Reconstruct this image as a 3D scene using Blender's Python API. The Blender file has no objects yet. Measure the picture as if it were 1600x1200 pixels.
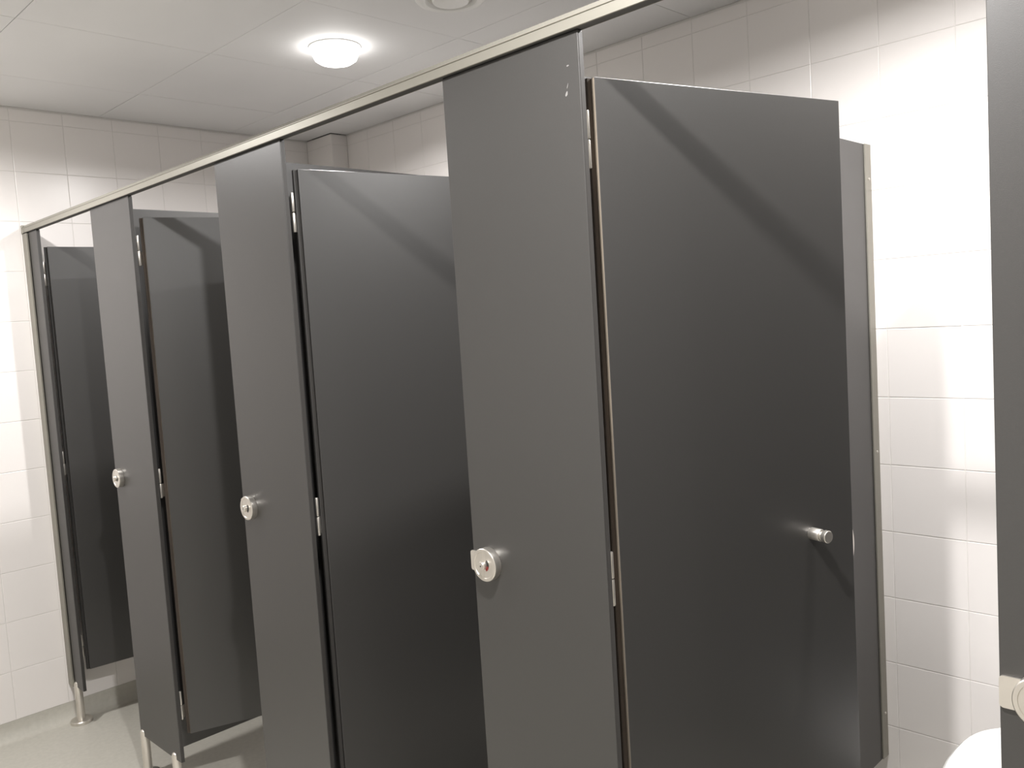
import bpy, bmesh, math, random
from mathutils import Vector, Matrix
random.seed(7)
S = bpy.context.scene
COL = S.collection

# ------------------------------------------------------------------ camera
cam_data = bpy.data.cameras.new('camera')
cam_data.sensor_width = 36.0
cam_data.lens = 1342.1 / 1600 * 36.0
cam_data.clip_start = 0.02
cam = bpy.data.objects.new('camera', cam_data)
COL.objects.link(cam)
R_ = Vector((0.709506, 0.701948, -0.062207)); U_ = Vector((-0.0086, 0.096894, 0.995258)); F_ = Vector((-0.704647, 0.705606, -0.074784))
cam.matrix_world = Matrix(((R_.x, U_.x, -F_.x, 3.84133), (R_.y, U_.y, -F_.y, -1.12135), (R_.z, U_.z, -F_.z, 1.55291), (0, 0, 0, 1)))
S.camera = cam

# ------------------------------------------------------------------ world, exposure
w = bpy.data.worlds.new('world'); S.world = w; w.use_nodes = True
w.node_tree.nodes['Background'].inputs[0].default_value = (0.9, 0.93, 1.0, 1)
w.node_tree.nodes['Background'].inputs[1].default_value = 0.05
vs = S.view_settings
S.display_settings.display_device = 'sRGB'
vs.view_transform = 'Standard'; vs.look = 'None'; vs.gamma = 1.0; vs.use_curve_mapping = False
vs.exposure = 0.14

# ------------------------------------------------------------------ ceiling lamps: x, y, watts
CEIL = 2.5208
LIGHT_COL = (1.0, 0.972, 0.955)
STALL_LAMPS = [(1.324, 0.643, 27.0), (3.18, 0.635, 32.0)]
HALL_LAMPS = [(0.731, -0.58, 22.0), (3.18, -0.58, 52.0), (4.931, -0.58, 6.0)]
SPREAD = 168
for lx, ly, e in STALL_LAMPS + HALL_LAMPS:
    ld = bpy.data.lights.new('downlight_lamp', 'AREA')
    ld.shape = 'DISK'; ld.size = 0.07; ld.energy = e; ld.color = LIGHT_COL; ld.spread = math.radians(SPREAD)
    lo = bpy.data.objects.new('downlight_lamp', ld); COL.objects.link(lo)
    lo.location = (lx, ly, CEIL - 0.0595)

# ------------------------------------------------------------------ constants of the room
D = 1.4469          # back wall plane
YF = -2.25          # corridor wall plane
XR = 5.35           # right wall plane
A = [None, 0.729, 1.6457, 2.584, 3.5281]      # left edges of pilasters
B = [0.151, 1.060, 1.9852, 2.9229, 3.862]     # right edges
DIV = [0.9486, 1.8555, 2.8079, 3.748]         # right faces of dividers
PZ0, PZ1 = 0.152, 2.0180
TH = 0.013

# ------------------------------------------------------------------ materials
def mat(name, col, rough=0.5, metal=0.0, noise=0.0, scale=20.0, bump=0.0, bscale=200.0, spec=0.5, stretch=None, coat=0.0):
    m = bpy.data.materials.new(name); m.use_nodes = True
    nt = m.node_tree; b = nt.nodes['Principled BSDF']
    b.inputs['Base Color'].default_value = (*col, 1)
    b.inputs['Roughness'].default_value = rough
    b.inputs['Metallic'].default_value = metal
    b.inputs['Specular IOR Level'].default_value = spec
    b.inputs['Coat Weight'].default_value = coat
    tc = nt.nodes.new('ShaderNodeTexCoord')
    mp = nt.nodes.new('ShaderNodeMapping'); nt.links.new(tc.outputs['Object'], mp.inputs[0])
    if stretch: mp.inputs['Scale'].default_value = stretch
    if noise:
        n = nt.nodes.new('ShaderNodeTexNoise'); n.inputs['Scale'].default_value = scale; n.inputs['Detail'].default_value = 6
        nt.links.new(mp.outputs[0], n.inputs['Vector'])
        r = nt.nodes.new('ShaderNodeValToRGB')
        r.color_ramp.elements[0].position = 0.3; r.color_ramp.elements[1].position = 0.7
        r.color_ramp.elements[0].color = (*[c * (1 - noise) for c in col], 1)
        r.color_ramp.elements[1].color = (*[min(1, c * (1 + noise)) for c in col], 1)
        nt.links.new(n.outputs['Fac'], r.inputs[0]); nt.links.new(r.outputs[0], b.inputs['Base Color'])
    if bump:
        n2 = nt.nodes.new('ShaderNodeTexNoise'); n2.inputs['Scale'].default_value = bscale; n2.inputs['Detail'].default_value = 3
        nt.links.new(mp.outputs[0], n2.inputs['Vector'])
        bp = nt.nodes.new('ShaderNodeBump'); bp.inputs['Strength'].default_value = bump; bp.inputs['Distance'].default_value = 0.001
        nt.links.new(n2.outputs['Fac'], bp.inputs['Height']); nt.links.new(bp.outputs[0], b.inputs['Normal'])
    return m

M = {}
M['tile'] = mat('white glazed tile', (0.80, 0.77, 0.75), 0.28, noise=0.012, scale=3, bump=0.05, bscale=18)
M['grout'] = mat('pale grout', (0.71, 0.69, 0.665), 0.9)
M['wallpaint'] = mat('white wall backing', (0.72, 0.70, 0.67), 0.8)
M['ceil'] = mat('white ceiling panel', (0.82, 0.82, 0.82), 0.75, noise=0.01, scale=5)
M['ceilgap'] = mat('dark ceiling void', (0.05, 0.05, 0.048), 0.9)
M['floor'] = mat('grey green vinyl floor', (0.47, 0.455, 0.405), 0.38, noise=0.05, scale=60)
M['panel'] = mat('charcoal laminate', (0.031, 0.0298, 0.0286), 0.40, noise=0.05, scale=350, bump=0.12, bscale=900, spec=0.9)
M['panel_edge'] = mat('dark laminate edge', (0.035, 0.033, 0.031), 0.45)
M['core'] = mat('brown board core', (0.065, 0.049, 0.037), 0.75, noise=0.25, scale=40, stretch=(1, 1, 0.15))
M['core_light'] = mat('tan board edge', (0.21, 0.178, 0.14), 0.7, noise=0.15, scale=40, stretch=(1, 1, 0.15))
M['rail'] = mat('champagne anodised aluminium', (0.30, 0.288, 0.25), 0.42, metal=0.6, noise=0.03, scale=30, stretch=(0.05, 1, 1))
M['steel'] = mat('brushed stainless steel', (0.70, 0.67, 0.62), 0.34, metal=0.92, noise=0.06, scale=160, stretch=(1, 1, 0.1))
M['satin'] = mat('satin stainless steel', (0.72, 0.69, 0.64), 0.34, metal=0.9)
M['black'] = mat('black plastic', (0.01, 0.01, 0.01), 0.5)
M['slot'] = mat('shaded rail underside', (0.085, 0.083, 0.078), 0.6)  # aluminium rail underside, its shade put into the colour
M['red'] = mat('red indicator', (0.18, 0.012, 0.01), 0.4)
M['plastic'] = mat('white lamp plastic', (0.82, 0.82, 0.80), 0.4)
M['ceramic'] = mat('white toilet ceramic', (0.87, 0.86, 0.84), 0.08, coat=0.5)
M['smudge'] = mat('pale glue residue', (0.17, 0.165, 0.16), 0.35)
lens = bpy.data.materials.new('glowing lamp lens'); lens.use_nodes = True
_nt = lens.node_tree; _b = _nt.nodes['Principled BSDF']
_b.inputs['Base Color'].default_value = (0.9, 0.9, 0.88, 1)
_b.inputs['Emission Color'].default_value = (1, 0.97, 0.94, 1); _b.inputs['Emission Strength'].default_value = 12.0
M['lens'] = lens

# ------------------------------------------------------------------ helpers
def link_mesh(name, bm, m, parent=None, smooth=False, loc=(0, 0, 0), bevel=0):
    me = bpy.data.meshes.new(name)
    bmesh.ops.recalc_face_normals(bm, faces=bm.faces)
    bm.to_mesh(me); bm.free()
    mats = m if isinstance(m, (list, tuple)) else [m]
    for k in mats: me.materials.append(M[k])
    if smooth:
        for p in me.polygons: p.use_smooth = True
        try: me.set_sharp_from_angle(angle=math.radians(35))
        except Exception: pass
    o = bpy.data.objects.new(name, me); COL.objects.link(o)
    o.location = loc
    if parent: o.parent = parent
    if bevel:
        b = o.modifiers.new('bevel', 'BEVEL'); b.width = bevel; b.segments = 2; b.limit_method = 'ANGLE'
    return o

def tag(o, label=None, cat=None, group=None, kind=None):
    if label: o['label'] = label
    if cat: o['category'] = cat
    if group: o['group'] = group
    if kind: o['kind'] = kind
    return o

def empty(name, loc=(0, 0, 0), rz=0.0):
    o = bpy.data.objects.new(name, None); COL.objects.link(o)
    o.empty_display_size = 0.05; o.location = loc; o.rotation_euler = (0, 0, rz)
    return o

def bx(bm, x0, x1, y0, y1, z0, z1, mi=0):
    v = [bm.verts.new((x, y, z)) for z in (z0, z1) for y in (y0, y1) for x in (x0, x1)]
    fs = []
    for q in ((0, 2, 3, 1), (4, 5, 7, 6), (0, 1, 5, 4), (2, 6, 7, 3), (0, 4, 6, 2), (1, 3, 7, 5)):
        f = bm.faces.new([v[i] for i in q]); f.material_index = mi; fs.append(f)
    return v, fs

def box_obj(name, dims, m, parent=None, bevel=0):
    bm = bmesh.new(); bx(bm, *dims); return link_mesh(name, bm, m, parent, bevel=bevel)

def lathe(bm, prof, origin, axis, seg=48, mi=0):
    """prof: list of (radius, height); revolved about axis through origin"""
    axis = Vector(axis).normalized(); o = Vector(origin)
    t = Vector((0, 0, 1)) if abs(axis.z) < 0.9 else Vector((1, 0, 0))
    u = axis.cross(t).normalized(); v = axis.cross(u)
    rings = []
    for r, h in prof:
        c = o + axis * h
        if r < 1e-6: rings.append([bm.verts.new(c)])
        else: rings.append([bm.verts.new(c + (u * math.cos(2 * math.pi * i / seg) + v * math.sin(2 * math.pi * i / seg)) * r) for i in range(seg)])
    for a, b in zip(rings, rings[1:]):
        for i in range(seg):
            j = (i + 1) % seg
            if len(a) == 1 and len(b) == 1: continue
            if len(a) == 1: f = bm.faces.new((a[0], b[i], b[j]))
            elif len(b) == 1: f = bm.faces.new((a[i], a[j], b[0]))
            else: f = bm.faces.new((a[i], a[j], b[j], b[i]))
            f.material_index = mi

def lathe_obj(name, prof, origin, axis, m, parent=None, seg=48):
    bm = bmesh.new(); lathe(bm, prof, origin, axis, seg)
    return link_mesh(name, bm, m, parent, smooth=True)

def prism(bm, pts, axis, a0, a1, mi=0):
    """extrude a 2-D outline along axis 'x','y' or 'z'"""
    def P(p, a):
        return {'x': (a, p[0], p[1]), 'y': (p[0], a, p[1]), 'z': (p[0], p[1], a)}[axis]
    lo = [bm.verts.new(P(p, a0)) for p in pts]; hi = [bm.verts.new(P(p, a1)) for p in pts]
    n = len(pts)
    bm.faces.new(lo[::-1]).material_index = mi; bm.faces.new(hi).material_index = mi
    for i in range(n):
        bm.faces.new((lo[i], lo[(i + 1) % n], hi[(i + 1) % n], hi[i])).material_index = mi

# ------------------------------------------------------------------ structure: floor, walls, ceiling
def struct(o): return tag(o, kind='structure')

struct(box_obj('floor', (-0.15, XR + 0.15, YF - 0.15, D + 0.15, -0.1, 0.0), 'floor'))
GR = 0.0014   # tile thickness in front of the grout
wl = struct(box_obj('wall_left', (-0.15, -GR, YF - 0.15, D + 0.15, 0.0, 2.70), 'grout'))
wb = struct(box_obj('wall_back', (-GR, XR + 0.15, D + GR, D + 0.15, 0.0, 2.70), 'grout'))
wf = struct(box_obj('wall_front', (-GR, XR + 0.15, YF - 0.15, YF, 0.0, 2.70), 'wallpaint'))
wr = struct(box_obj('wall_right', (XR, XR + 0.15, YF, D + GR, 0.0, 2.70), 'wallpaint'))
CX, CY = 0.2194, 1.3549
bm = bmesh.new(); bx(bm, -GR, CX - GR, CY + GR, D + GR, 0.0, CEIL - 0.002)
wc = struct(link_mesh('wall_chase', bm, 'grout'))

tile_cache = {}
def tile_mesh(w_, h_):
    key = (round(w_, 4), round(h_, 4))
    if key in tile_cache: return tile_cache[key]
    me = bpy.data.meshes.new('tile'); bm = bmesh.new()
    g = 0.0009; c = 0.0012; t = GR
    # local x: width, z: height, y: out of the wall is -y
    o_ = [(g, 0), (w_ - g, 0)]
    def ring(i, y): return [bm.verts.new(p) for p in ((g + i, y, g + i), (w_ - g - i, y, g + i), (w_ - g - i, y, h_ - g - i), (g + i, y, h_ - g - i))]
    r0 = ring(0, 0.0); r1 = ring(0, -t * 0.55); r2 = ring(c, -t)
    for a, b in ((r0, r1), (r1, r2)):
        for i in range(4): bm.faces.new((a[i], a[(i + 1) % 4], b[(i + 1) % 4], b[i]))
    bm.faces.new(r2); bm.faces.new(r0[::-1])
    bmesh.ops.recalc_face_normals(bm, faces=bm.faces)
    bm.to_mesh(me); bm.free(); me.materials.append(M['tile'])
    tile_cache[key] = me
    return me

def cuts(lo, hi, phase, step):
    k = math.floor((lo - phase) / step) + 1
    out = [lo]
    while phase + k * step < hi - 0.002:
        v = phase + k * step
        if v > lo + 0.004: out.append(v)
        k += 1
    out.append(hi)
    return list(zip(out, out[1:]))

def tiles(parent, place, us, vs_):
    """place(u, v) -> (location, rotation z); u runs along the wall, v up"""
    for (u0, u1) in us:
        for (v0, v1) in vs_:
            o = bpy.data.objects.new('tile', tile_mesh(u1 - u0, v1 - v0)); COL.objects.link(o)
            loc, rz = place(u0, u1, v0)
            # a hair of unevenness in how the tiles are set
            o.location = loc; o.rotation_euler = (random.uniform(-.0012, .0012), 0, rz + random.uniform(-.0015, .0015))
            o.parent = parent

ROW_L = cuts(0.0727, CEIL - 0.006, 0.0717, 0.1995)
ROW_B = cuts(0.0727, CEIL - 0.006, -0.1617, 0.20234)
# left wall faces +x : local -y -> +x  (rz = +90deg): local x -> +y
tiles(wl, lambda u0, u1, v: ((-GR, u0, v), math.pi / 2), cuts(-1.4, CY + 0.001, 0.1874, 0.1995), ROW_L)
# back wall faces -y : rz = 0, local x -> +x
tiles(wb, lambda u0, u1, v: ((u0, D + GR, v), 0.0), cuts(CX, 4.68, 2.8436, 0.20443), ROW_B)
# chase: front face and right side
tiles(wc, lambda u0, u1, v: ((u0, CY + GR, v), 0.0), [(0.0, CX)], ROW_B)
tiles(wc, lambda u0, u1, v: ((CX - GR, u0, v), math.pi / 2), [(CY, D)], ROW_B)

# sanitary coving of the floor covering, run up the foot of the walls
def cove_profile(flip=1):
    pts = [(0.0, 0.0), (0.046, 0.0)]
    for i in range(1, 11):
        a = math.pi / 2 * i / 10
        pts.append((0.046 - 0.0445 * math.sin(a), 0.0725 * (1 - math.cos(a))))
    pts += [(0.0, 0.0725)]
    return pts
bm = bmesh.new(); prism(bm, [(x, z) for x, z in cove_profile()], 'y', YF, CY)
for v in bm.verts: v.co.x -= 0.0006
struct(link_mesh('baseboard_left', bm, 'floor', smooth=True))
bm = bmesh.new(); prism(bm, [(D + 0.0006 - x, z) for x, z in cove_profile()], 'x', CX, XR)
struct(link_mesh('baseboard_back', bm, 'floor', smooth=True))
bm = bmesh.new(); prism(bm, [(CY + 0.0006 - x, z) for x, z in cove_profile()], 'x', 0.0, CX)
struct(link_mesh('baseboard_chase', bm, 'floor', smooth=True))

# suspended ceiling
ceil = struct(box_obj('ceiling', (0.0, XR, YF, D, CEIL + 0.012, CEIL + 0.06), 'ceilgap'))
holes = [(x, y, 0.084) for x, y, _ in STALL_LAMPS + HALL_LAMPS]
for (x0, x1) in cuts(0.004, XR - 0.002, 0.431, 0.6):
    for (y0, y1) in cuts(YF + 0.002, D - 0.004, 0.335, 0.6):
        g = 0.0011
        if x0 < CX and y1 > CY:     # notch around the chase
            pts = [(x0 + g, y0 + g), (x1 - g, y0 + g), (x1 - g, y1 - g), (CX + 0.004, y1 - g), (CX + 0.004, CY - 0.004), (x0 + g, CY - 0.004)]
        else:
            pts = [(x0 + g, y0 + g), (x1 - g, y0 + g), (x1 - g, y1 - g), (x0 + g, y1 - g)]
        bm = bmesh.new(); prism(bm, pts, 'z', CEIL + random.uniform(0, .0006), CEIL + 0.012)
        link_mesh('ceiling_panel', bm, 'ceil', ceil)

# ------------------------------------------------------------------ ceiling lamps and extract valve
LAMP_LABELS = ['glowing round ceiling downlight over the second cubicle, the lit lamp in view',
               'round ceiling downlight above the nearest open cubicle with the toilet',
               'round downlight over the far end of the washroom aisle by the left wall',
               'round downlight over the middle of the aisle in front of the cubicle doors',
               'round downlight over the near end of the aisle beside the camera']
for (lx, ly, e), lab in zip(STALL_LAMPS + HALL_LAMPS, LAMP_LABELS):
    t = empty('ceiling_light', (lx, ly, CEIL))
    tag(t, lab, 'ceiling light')
    lathe_obj('trim_ring', [(0.0797, -0.0045), (0.084, -0.0045), (0.088, -0.003), (0.089, 0.0), (0.0797, 0.0), (0.0797, -0.0045)], (0, 0, 0), (0, 0, 1), 'plastic', t)
    lathe_obj('lamp_lens', [(0.0, -0.058), (0.030, -0.0575), (0.056, -0.053), (0.071, -0.043), (0.078, -0.028), (0.0800, -0.008), (0.0800, -0.001), (0.0, -0.001)], (0, 0, 0), (0, 0, 1), 'lens', t)

t = empty('extract_valve', (1.893, 0.672, CEIL))
tag(t, 'round white air extract valve in the ceiling right of the glowing lamp', 'air vent')
lathe_obj('outer_ring', [(0.074, 0.0), (0.104, 0.0), (0.106, -0.003), (0.100, -0.009), (0.088, -0.013), (0.077, -0.010), (0.072, -0.002), (0.070, 0.0)], (0, 0, 0), (0, 0, 1), 'plastic', t)
lathe_obj('valve_disc', [(0.0, -0.016), (0.040, -0.018), (0.053, -0.014), (0.057, -0.006), (0.050, -0.001), (0.0, -0.001)], (0, 0, 0), (0, 0, 1), 'plastic', t)
lathe_obj('valve_throat', [(0.070, -0.0012), (0.045, -0.0004), (0.045, -0.0001), (0.070, -0.0004)], (0, 0, 0), (0, 0, 1), 'wallpaint', t)

# ------------------------------------------------------------------ head rail
t = empty('head_rail', (0, 0, 2.02))
tag(t, 'long champagne aluminium head rail running along the top of all cubicles', 'rail')
bm = bmesh.new()
# section in (y, z): vertical lower face, crisp edge, rounded-over upper face
sec = [(-0.0090, 2.0205), (-0.0090, 2.0372), (-0.0106, 2.0380), (-0.0106, 2.0393), (-0.0088, 2.0400), (-0.0005, 2.0490), (0.0015, 2.0505), (0.0045, 2.0505), (0.0065, 2.0490), (0.0135, 2.0395), (0.0140, 2.0385), (0.0138, 2.0205),
       (0.0125, 2.0195), (0.0120, 2.026), (-0.0070, 2.026), (-0.0075, 2.0195)]
prism(bm, [(y, z - 2.02) for y, z in sec], 'x', 0.001, XR - 0.001)
link_mesh('rail_profile', bm, 'rail', t)
bm = bmesh.new(); bx(bm, 0.0005, 0.012, -0.0110, 0.0160, -0.004, 0.031)
link_mesh('end_cap', bm, 'rail', t, bevel=0.002)
# strip with underside shade put into its grey, filling the slot under the rail
bm = bmesh.new(); bx(bm, 0.0125, XR - 0.002, -0.0069, 0.0119, 0.0003, 0.0058)
link_mesh('underside_shade', bm, 'slot', t)
for i in range(5):
    x0 = 0.054 if i == 0 else A[i]; x1 = B[i]
    bm = bmesh.new(); bx(bm, x0 + .001, x1 - .001, 0.0015, 0.0115, -0.0019, 0.0002)
    link_mesh('gasket', bm, 'black', t)

# ------------------------------------------------------------------ legs and locks
def foot(parent, x, m='steel'):
    """slotted tube leg with rounded tongue over the panel, and a round floor flange"""
    leg = lathe_obj('leg', [(0.0, 0.010), (0.0155, 0.010), (0.0155, 0.163), (0.013, 0.170), (0.007, 0.174), (0.0, 0.175)], (x, 0.0065, 0), (0, 0, 1), m, parent, 32)
    lathe_obj('floor_flange', [(0.0, 0.0005), (0.0415, 0.0005), (0.0425, 0.003), (0.0425, 0.0115), (0.0405, 0.0135), (0.018, 0.0140), (0.0, 0.0140)], (x, 0.0065, 0), (0, 0, 1), m, leg, 40)
    return leg

def lock(parent, xe, z, red=True, lap=0.0055):
    """round occupancy lock; xe = pilaster edge, axis towards the aisle (-y)"""
    xc = xe + 0.0455 + (0.004 if lap < 0.003 else 0)
    r = lathe_obj('lock', [(0.0, -0.0002), (0.0318, -0.0002), (0.0325, 0.0015), (0.0325, 0.0155), (0.0312, 0.0168), (0.0262, 0.0170), (0.0256, 0.0160), (0.0, 0.0158)], (xc, 0, z), (0, -1, 0), 'steel', parent, 56)
    # keeper tongue towards the opening
    bm = bmesh.new()
    pts = []
    x0, x1 = xe - lap, xc - 0.012; h = 0.0200; rr = 0.005
    for cx_, cz_, a0 in ((x1 - .001, h - .001, 0), (x0 + rr, h - rr, 90), (x0 + rr, -h + rr, 180), (x1 - .001, -h + .001, 270)):
        q = .001 if cx_ > xe + .02 else rr
        for i in range(5):
            a = math.radians(a0 + i * 22.5); pts.append((cx_ + q * math.cos(a), z + cz_ + q * math.sin(a)))
    prism(bm, pts, 'y', -0.0032, -0.0002)
    link_mesh('keeper_plate', bm, 'satin', r)
    # recessed crescent with the indicator colour, left and right of the spindle
    bm = bmesh.new()
    def crescent(r0, r1, a0, a1, y0, y1, n=10):
        o_ = [(xc + r1 * math.cos(math.radians(a0 + (a1 - a0) * i / n)), z + r1 * math.sin(math.radians(a0 + (a1 - a0) * i / n))) for i in range(n + 1)]
        i_ = [(xc + r0 * math.cos(math.radians(a0 + (a1 - a0) * i / n)), z + r0 * math.sin(math.radians(a0 + (a1 - a0) * i / n))) for i in range(n + 1)]
        prism(bm, o_ + i_[::-1], 'y', y0, y1)
    crescent(0.0085, 0.0135, -5, 55, -0.01655, -0.0157)
    link_mesh('indicator_slot', bm, 'black', r)
    bm = bmesh.new(); crescent(0.0085, 0.0130, -62, -4, -0.01645, -0.0157)
    link_mesh('indicator', bm, 'red' if red else 'black', r)['label'] = 'red occupancy indicator' if red else 'dark occupancy indicator'
    lathe_obj('spindle', [(0.0, 0.0158), (0.0086, 0.0158), (0.0086, 0.0240), (0.0076, 0.0253), (0.0, 0.0255)], (xc, 0, z), (0, -1, 0), 'steel', r, 32)
    lathe_obj('coin_hole', [(0.0, 0.0254), (0.0015, 0.0254), (0.0015, 0.0258), (0.0, 0.0258)], (xc, 0, z), (0, -1, 0), 'black', r, 16)
    return r

# ------------------------------------------------------------------ pilasters
def pilaster(x0, x1, label, legs, lz=None, red=True, group=None, lap=0.0055):
    t = empty('pilaster', (0, 0, 0)); tag(t, label, 'partition panel', group)
    bm = bmesh.new(); bx(bm, x0, x1, 0.0, TH, PZ0, PZ1)
    link_mesh('panel', bm, 'panel', t, bevel=0.0011)
    bm = bmesh.new()
    bx(bm, x1 - 0.0004, x1 + 0.0003, 0.0018, TH - 0.0018, PZ0 + 0.002, PZ1 - 0.002)
    bx(bm, x0 - 0.0003, x0 + 0.0004, 0.0018, TH - 0.0018, PZ0 + 0.002, PZ1 - 0.002)
    link_mesh('panel_edge', bm, 'panel_edge', t)['label'] = 'dark cut edge'
    for lx in legs: foot(t, lx)
    if lz: lock(t, x0, lz, red, lap)
    return t
pilaster(0.0535, B[0], 'narrow charcoal end panel beside the left tiled wall, standing on one steel leg', [0.070])
pilaster(A[1], B[1], 'charcoal front panel between first and second cubicle from the left wall, two steel legs', [0.747, 1.010], 1.090, False)
pilaster(A[2], B[2], 'charcoal front panel with round lock between second and third cubicle from the left wall', [1.690, 1.940], 1.088, False)
p3 = pilaster(A[3], B[3], 'broad charcoal front panel in the middle with pale scuffs near its top right corner', [2.628, 2.878], 1.081, True)
pilaster(A[4], B[4], 'charcoal front panel cut off by the right picture edge, steel lock plate on its edge', [3.572, 3.818], 1.066, True, lap=0.0)

# pale scuffs near the top right corner of the middle panel
for (sx, sz, sw, sh, ang) in ((2.8925, 1.9205, 0.0030, 0.010, -25), (2.8955, 1.9330, 0.0009, 0.010, -20), (2.8985, 1.966, 0.0035, 0.003, 10)):
    bm = bmesh.new(); pts = []
    for i in range(10):
        a = 2 * math.pi * i / 10; q = random.uniform(0.7, 1.15)
        px_, pz_ = sw / 2 * q * math.cos(a) * 1.6, sh / 2 * q * math.sin(a)
        c, s = math.cos(math.radians(ang)), math.sin(math.radians(ang))
        pts.append((sx + px_ * c - pz_ * s, sz + px_ * s + pz_ * c))
    prism(bm, pts, 'y', -0.0004, 0.0)
    link_mesh('scuff_mark', bm, 'smudge', p3)

# aluminium channel holding the end panel to the left wall
t = empty('wall_channel', (0, 0, 0)); tag(t, 'upright aluminium channel fixing the narrow end panel to the left tiled wall', 'channel')
bm = bmesh.new()
prism(bm, [(0.0005, -0.008), (0.0525, -0.008), (0.0525, -0.0015), (0.006, -0.0015), (0.006, 0.0145), (0.0525, 0.0145), (0.0525, 0.021), (0.0005, 0.021)], 'z', 0.150, 2.016)
link_mesh('channel_profile', bm, 'rail', t, bevel=0.0008)

# ------------------------------------------------------------------ dividers
def divider(xr, label):
    t = empty('divider_panel', (0, 0, 0)); tag(t, label, 'partition panel')
    x0 = xr - TH
    bm = bmesh.new(); bx(bm, x0, xr, TH + 0.0005, D - 0.0035, 0.150, 1.994)
    link_mesh('panel', bm, 'panel', t)
    # U channel at the back wall with screws
    bm = bmesh.new()
    prism(bm, [(x0 - 0.004, D - 0.0005), (x0 - 0.004, D - 0.040), (x0 - 0.0004, D - 0.040), (x0 - 0.0004, D - 0.003), (xr + 0.0004, D - 0.003), (xr + 0.0004, D - 0.040), (xr + 0.004, D - 0.040), (xr + 0.004, D - 0.0005)], 'z', 0.150, 1.9945)
    ch = link_mesh('back_channel', bm, 'rail', t)
    for z in (1.895, 1.093, 0.288):
        lathe_obj('screw', [(0.0, 0.0032), (0.002, 0.0030), (0.0038, 0.0015), (0.0040, 0.0), (0.0, 0.0)], (xr + 0.0040, D - 0.018, z), (1, 0, 0), 'steel', ch, 16)
    return t
divider(DIV[0], 'charcoal side divider seen above and below the half open second door')
divider(DIV[1], 'charcoal side divider showing as a strip above the third door')
divider(DIV[2], 'charcoal side divider behind the nearest open door, aluminium strip at the tiled back wall')
divider(DIV[3], 'charcoal side divider behind the cropped front panel at the right edge')

# ------------------------------------------------------------------ doors
KN_S, KN_Z = 0.480, 1.080
HX, HY = -0.0220, -0.0030
def door(b, y0, ang, width, label, light_edge, n):
    """b: pilaster edge; local frame: +x along the leaf, -y is the outer (aisle) face, z up"""
    t = empty('cubicle_door', (b - 0.0155, y0 + 0.014, 0), math.radians(ang)); tag(t, label, 'door', 'half open cubicle doors')
    z0, z1 = 0.228, 1.955
    # outer half of the board (face) and inner half with a rebate lip at hinge and top
    bm = bmesh.new(); bx(bm, 0.0, width, 0.0, 0.0085, z0, z1)
    link_mesh('leaf', bm, 'panel', t, bevel=0.0010)
    bm = bmesh.new(); bx(bm, -0.0095, width + 0.0085, 0.0087, 0.0170, z0, z1 - 0.001)
    link_mesh('rebate_lip', bm, 'panel', t)
    # exposed board core where the edges were machined
    bm = bmesh.new(); bx(bm, -0.0007, 0.0002, 0.0007, 0.0080, z0 + .001, z1 - .0012)
    link_mesh('machined_edge', bm, 'core_light' if light_edge else 'panel_edge', t)['label'] = 'tan raw board edge' if light_edge else 'dark board edge'
    bm = bmesh.new(); bx(bm, -0.0092, -0.0009, 0.0080, 0.0086, z0 + .001, z1 - .0012)
    bx(bm, -0.0102, -0.0096, 0.0090, 0.0168, z0 + .001, z1 - .0022)
    link_mesh('rebate_face', bm, 'core' if light_edge else 'panel_edge', t)['label'] = 'brown raw rebate' if light_edge else 'dark rebate'
    # three lift-off hinges: a pair of barrels standing in the gap towards the pilaster
    for hz in (1.848, 1.088, 0.333):
        h = empty('hinge', (0, 0, 0)); h.parent = t
        X, Y = HX, HY
        for nm, za in (('upper_barrel', hz + 0.0012), ('lower_barrel', hz - 0.0482)):
            bm = bmesh.new()
            lathe(bm, [(0.0, 0.0), (0.0038, 0.0), (0.0044, 0.0010), (0.0044, 0.0458), (0.0038, 0.0470), (0.0, 0.0470)], (X, Y, za), (0, 0, 1), 20)
            link_mesh(nm, bm, 'satin', h, smooth=True)
        bm = bmesh.new()
        prism(bm, [(X - 0.0010, Y), (X + 0.0010, Y - 0.001), (-0.0102, 0.0105), (-0.0102, 0.0130)], 'z', hz - 0.046, hz - 0.003)
        link_mesh('hinge_leaf', bm, 'steel', h)
    # round pull knob with a turned groove
    kn = lathe_obj('knob', [(0.0, -0.0002), (0.0120, -0.0002), (0.0125, 0.0010), (0.0125, 0.0245), (0.0118, 0.0255), (0.0085, 0.0262), (0.0080, 0.0310), (0.0095, 0.0325), (0.0120, 0.0332), (0.0125, 0.0342), (0.0125, 0.0425), (0.0117, 0.0435), (0.0, 0.0438)],
                   (KN_S, 0.0, KN_Z), (0, -1, 0), 'steel', t, 40)
    return t
door(B[0] - 0.008, 0.0275, 84.5, 0.575, 'dark cubicle door nearest the left tiled wall, swung inward', False, 0)
door(B[1] - 0.008, 0.036, 70.8, 0.575, 'dark door of the second cubicle from the left, tan raw hinge edge, broad shadow at its top', True, 1)
door(B[2], 0.040, 79.4, 0.575, 'very dark door of the third cubicle, left of the broad scuffed front panel', False, 2)
door(B[3], 0.043, 73.8, 0.603, 'large charcoal door nearest the camera with its whole steel knob showing', True, 3)

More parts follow.
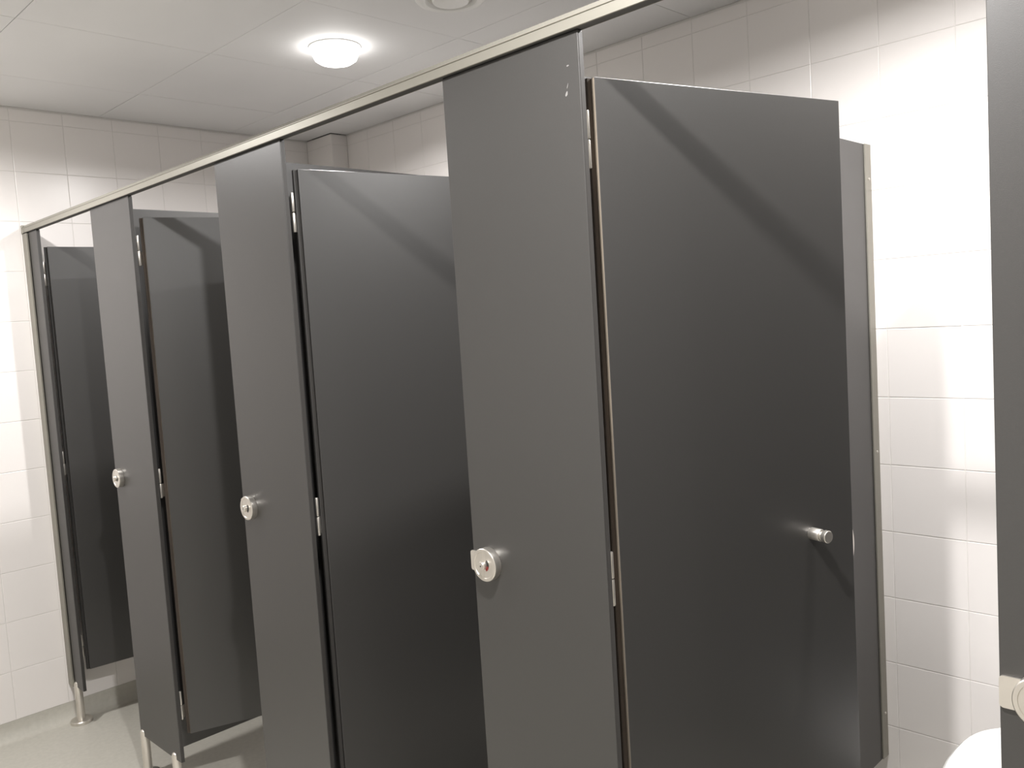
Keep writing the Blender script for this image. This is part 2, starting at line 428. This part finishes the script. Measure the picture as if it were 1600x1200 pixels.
# ------------------------------------------------------------------ toilet in the nearest cubicle
t = empty('toilet', (3.314, 1.05, 0)); tag(t, 'white toilet with closed lid, just its rounded corner showing at lower right', 'toilet')
def oval(n, hw, yb, yf, ex=2.35):
    """outline: back edge at +yb, front at -yf"""
    pts = []
    for i in range(n):
        a = 2 * math.pi * i / n; c, s = math.cos(a), math.sin(a)
        x = hw * math.copysign(abs(c) ** (2 / ex), c); ylen = yb if s > 0 else yf
        y = ylen * math.copysign(abs(s) ** (2 / (ex if s < 0 else 2.9)), s)
        pts.append((x, y))
    return pts
def loft(name, rings, m, parent):
    bm = bmesh.new(); rs = []
    for pts, z in rings: rs.append([bm.verts.new((x, y, z)) for x, y in pts])
    n = len(rs[0])
    for a, b in zip(rs, rs[1:]):
        for i in range(n): bm.faces.new((a[i], a[(i + 1) % n], b[(i + 1) % n], b[i]))
    bm.faces.new(rs[0][::-1]); bm.faces.new(rs[-1])
    return link_mesh(name, bm, m, parent, smooth=True)
loft('bowl', [(oval(48, .115, .385, .10), 0.001), (oval(48, .120, .387, .13), 0.06), (oval(48, .130, .389, .19), 0.18), (oval(48, .160, .391, .245), 0.29), (oval(48, .178, .392, .268), 0.36), (oval(48, .180, .392, .27), 0.392)], 'ceramic', t)
loft('seat', [(oval(48, .180, .225, .268), 0.3935), (oval(48, .184, .228, .272), 0.397), (oval(48, .184, .228, .272), 0.408), (oval(48, .181, .225, .269), 0.4115)], 'ceramic', t)
loft('lid', [(oval(48, .182, .226, .27), 0.413), (oval(48, .186, .23, .274), 0.417), (oval(48, .186, .23, .274), 0.424), (oval(48, .180, .224, .268), 0.430), (oval(48, .150, .19, .235), 0.4345), (oval(48, .07, .1, .12), 0.4365)], 'ceramic', t)

# ------------------------------------------------------------------ roll dispenser on the divider, its rim just past the open door
t = empty('toilet_roll_dispenser', (DIV[2] + 0.0004, 0.930, 0.925)); tag(t, 'round steel roll holder on the divider, bright rim peeking past the nearest door', 'dispenser')
lathe_obj('drum', [(0.0, 0.0), (0.100, 0.0), (0.102, 0.003), (0.102, 0.095), (0.098, 0.099), (0.0, 0.100)], (0, 0, 0), (1, 0, 0), 'satin', t, 64)
lathe_obj('lock_button', [(0.0, 0.100), (0.009, 0.100), (0.009, 0.103), (0.0, 0.1035)], (0, 0, 0.07), (1, 0, 0), 'steel', t, 24)
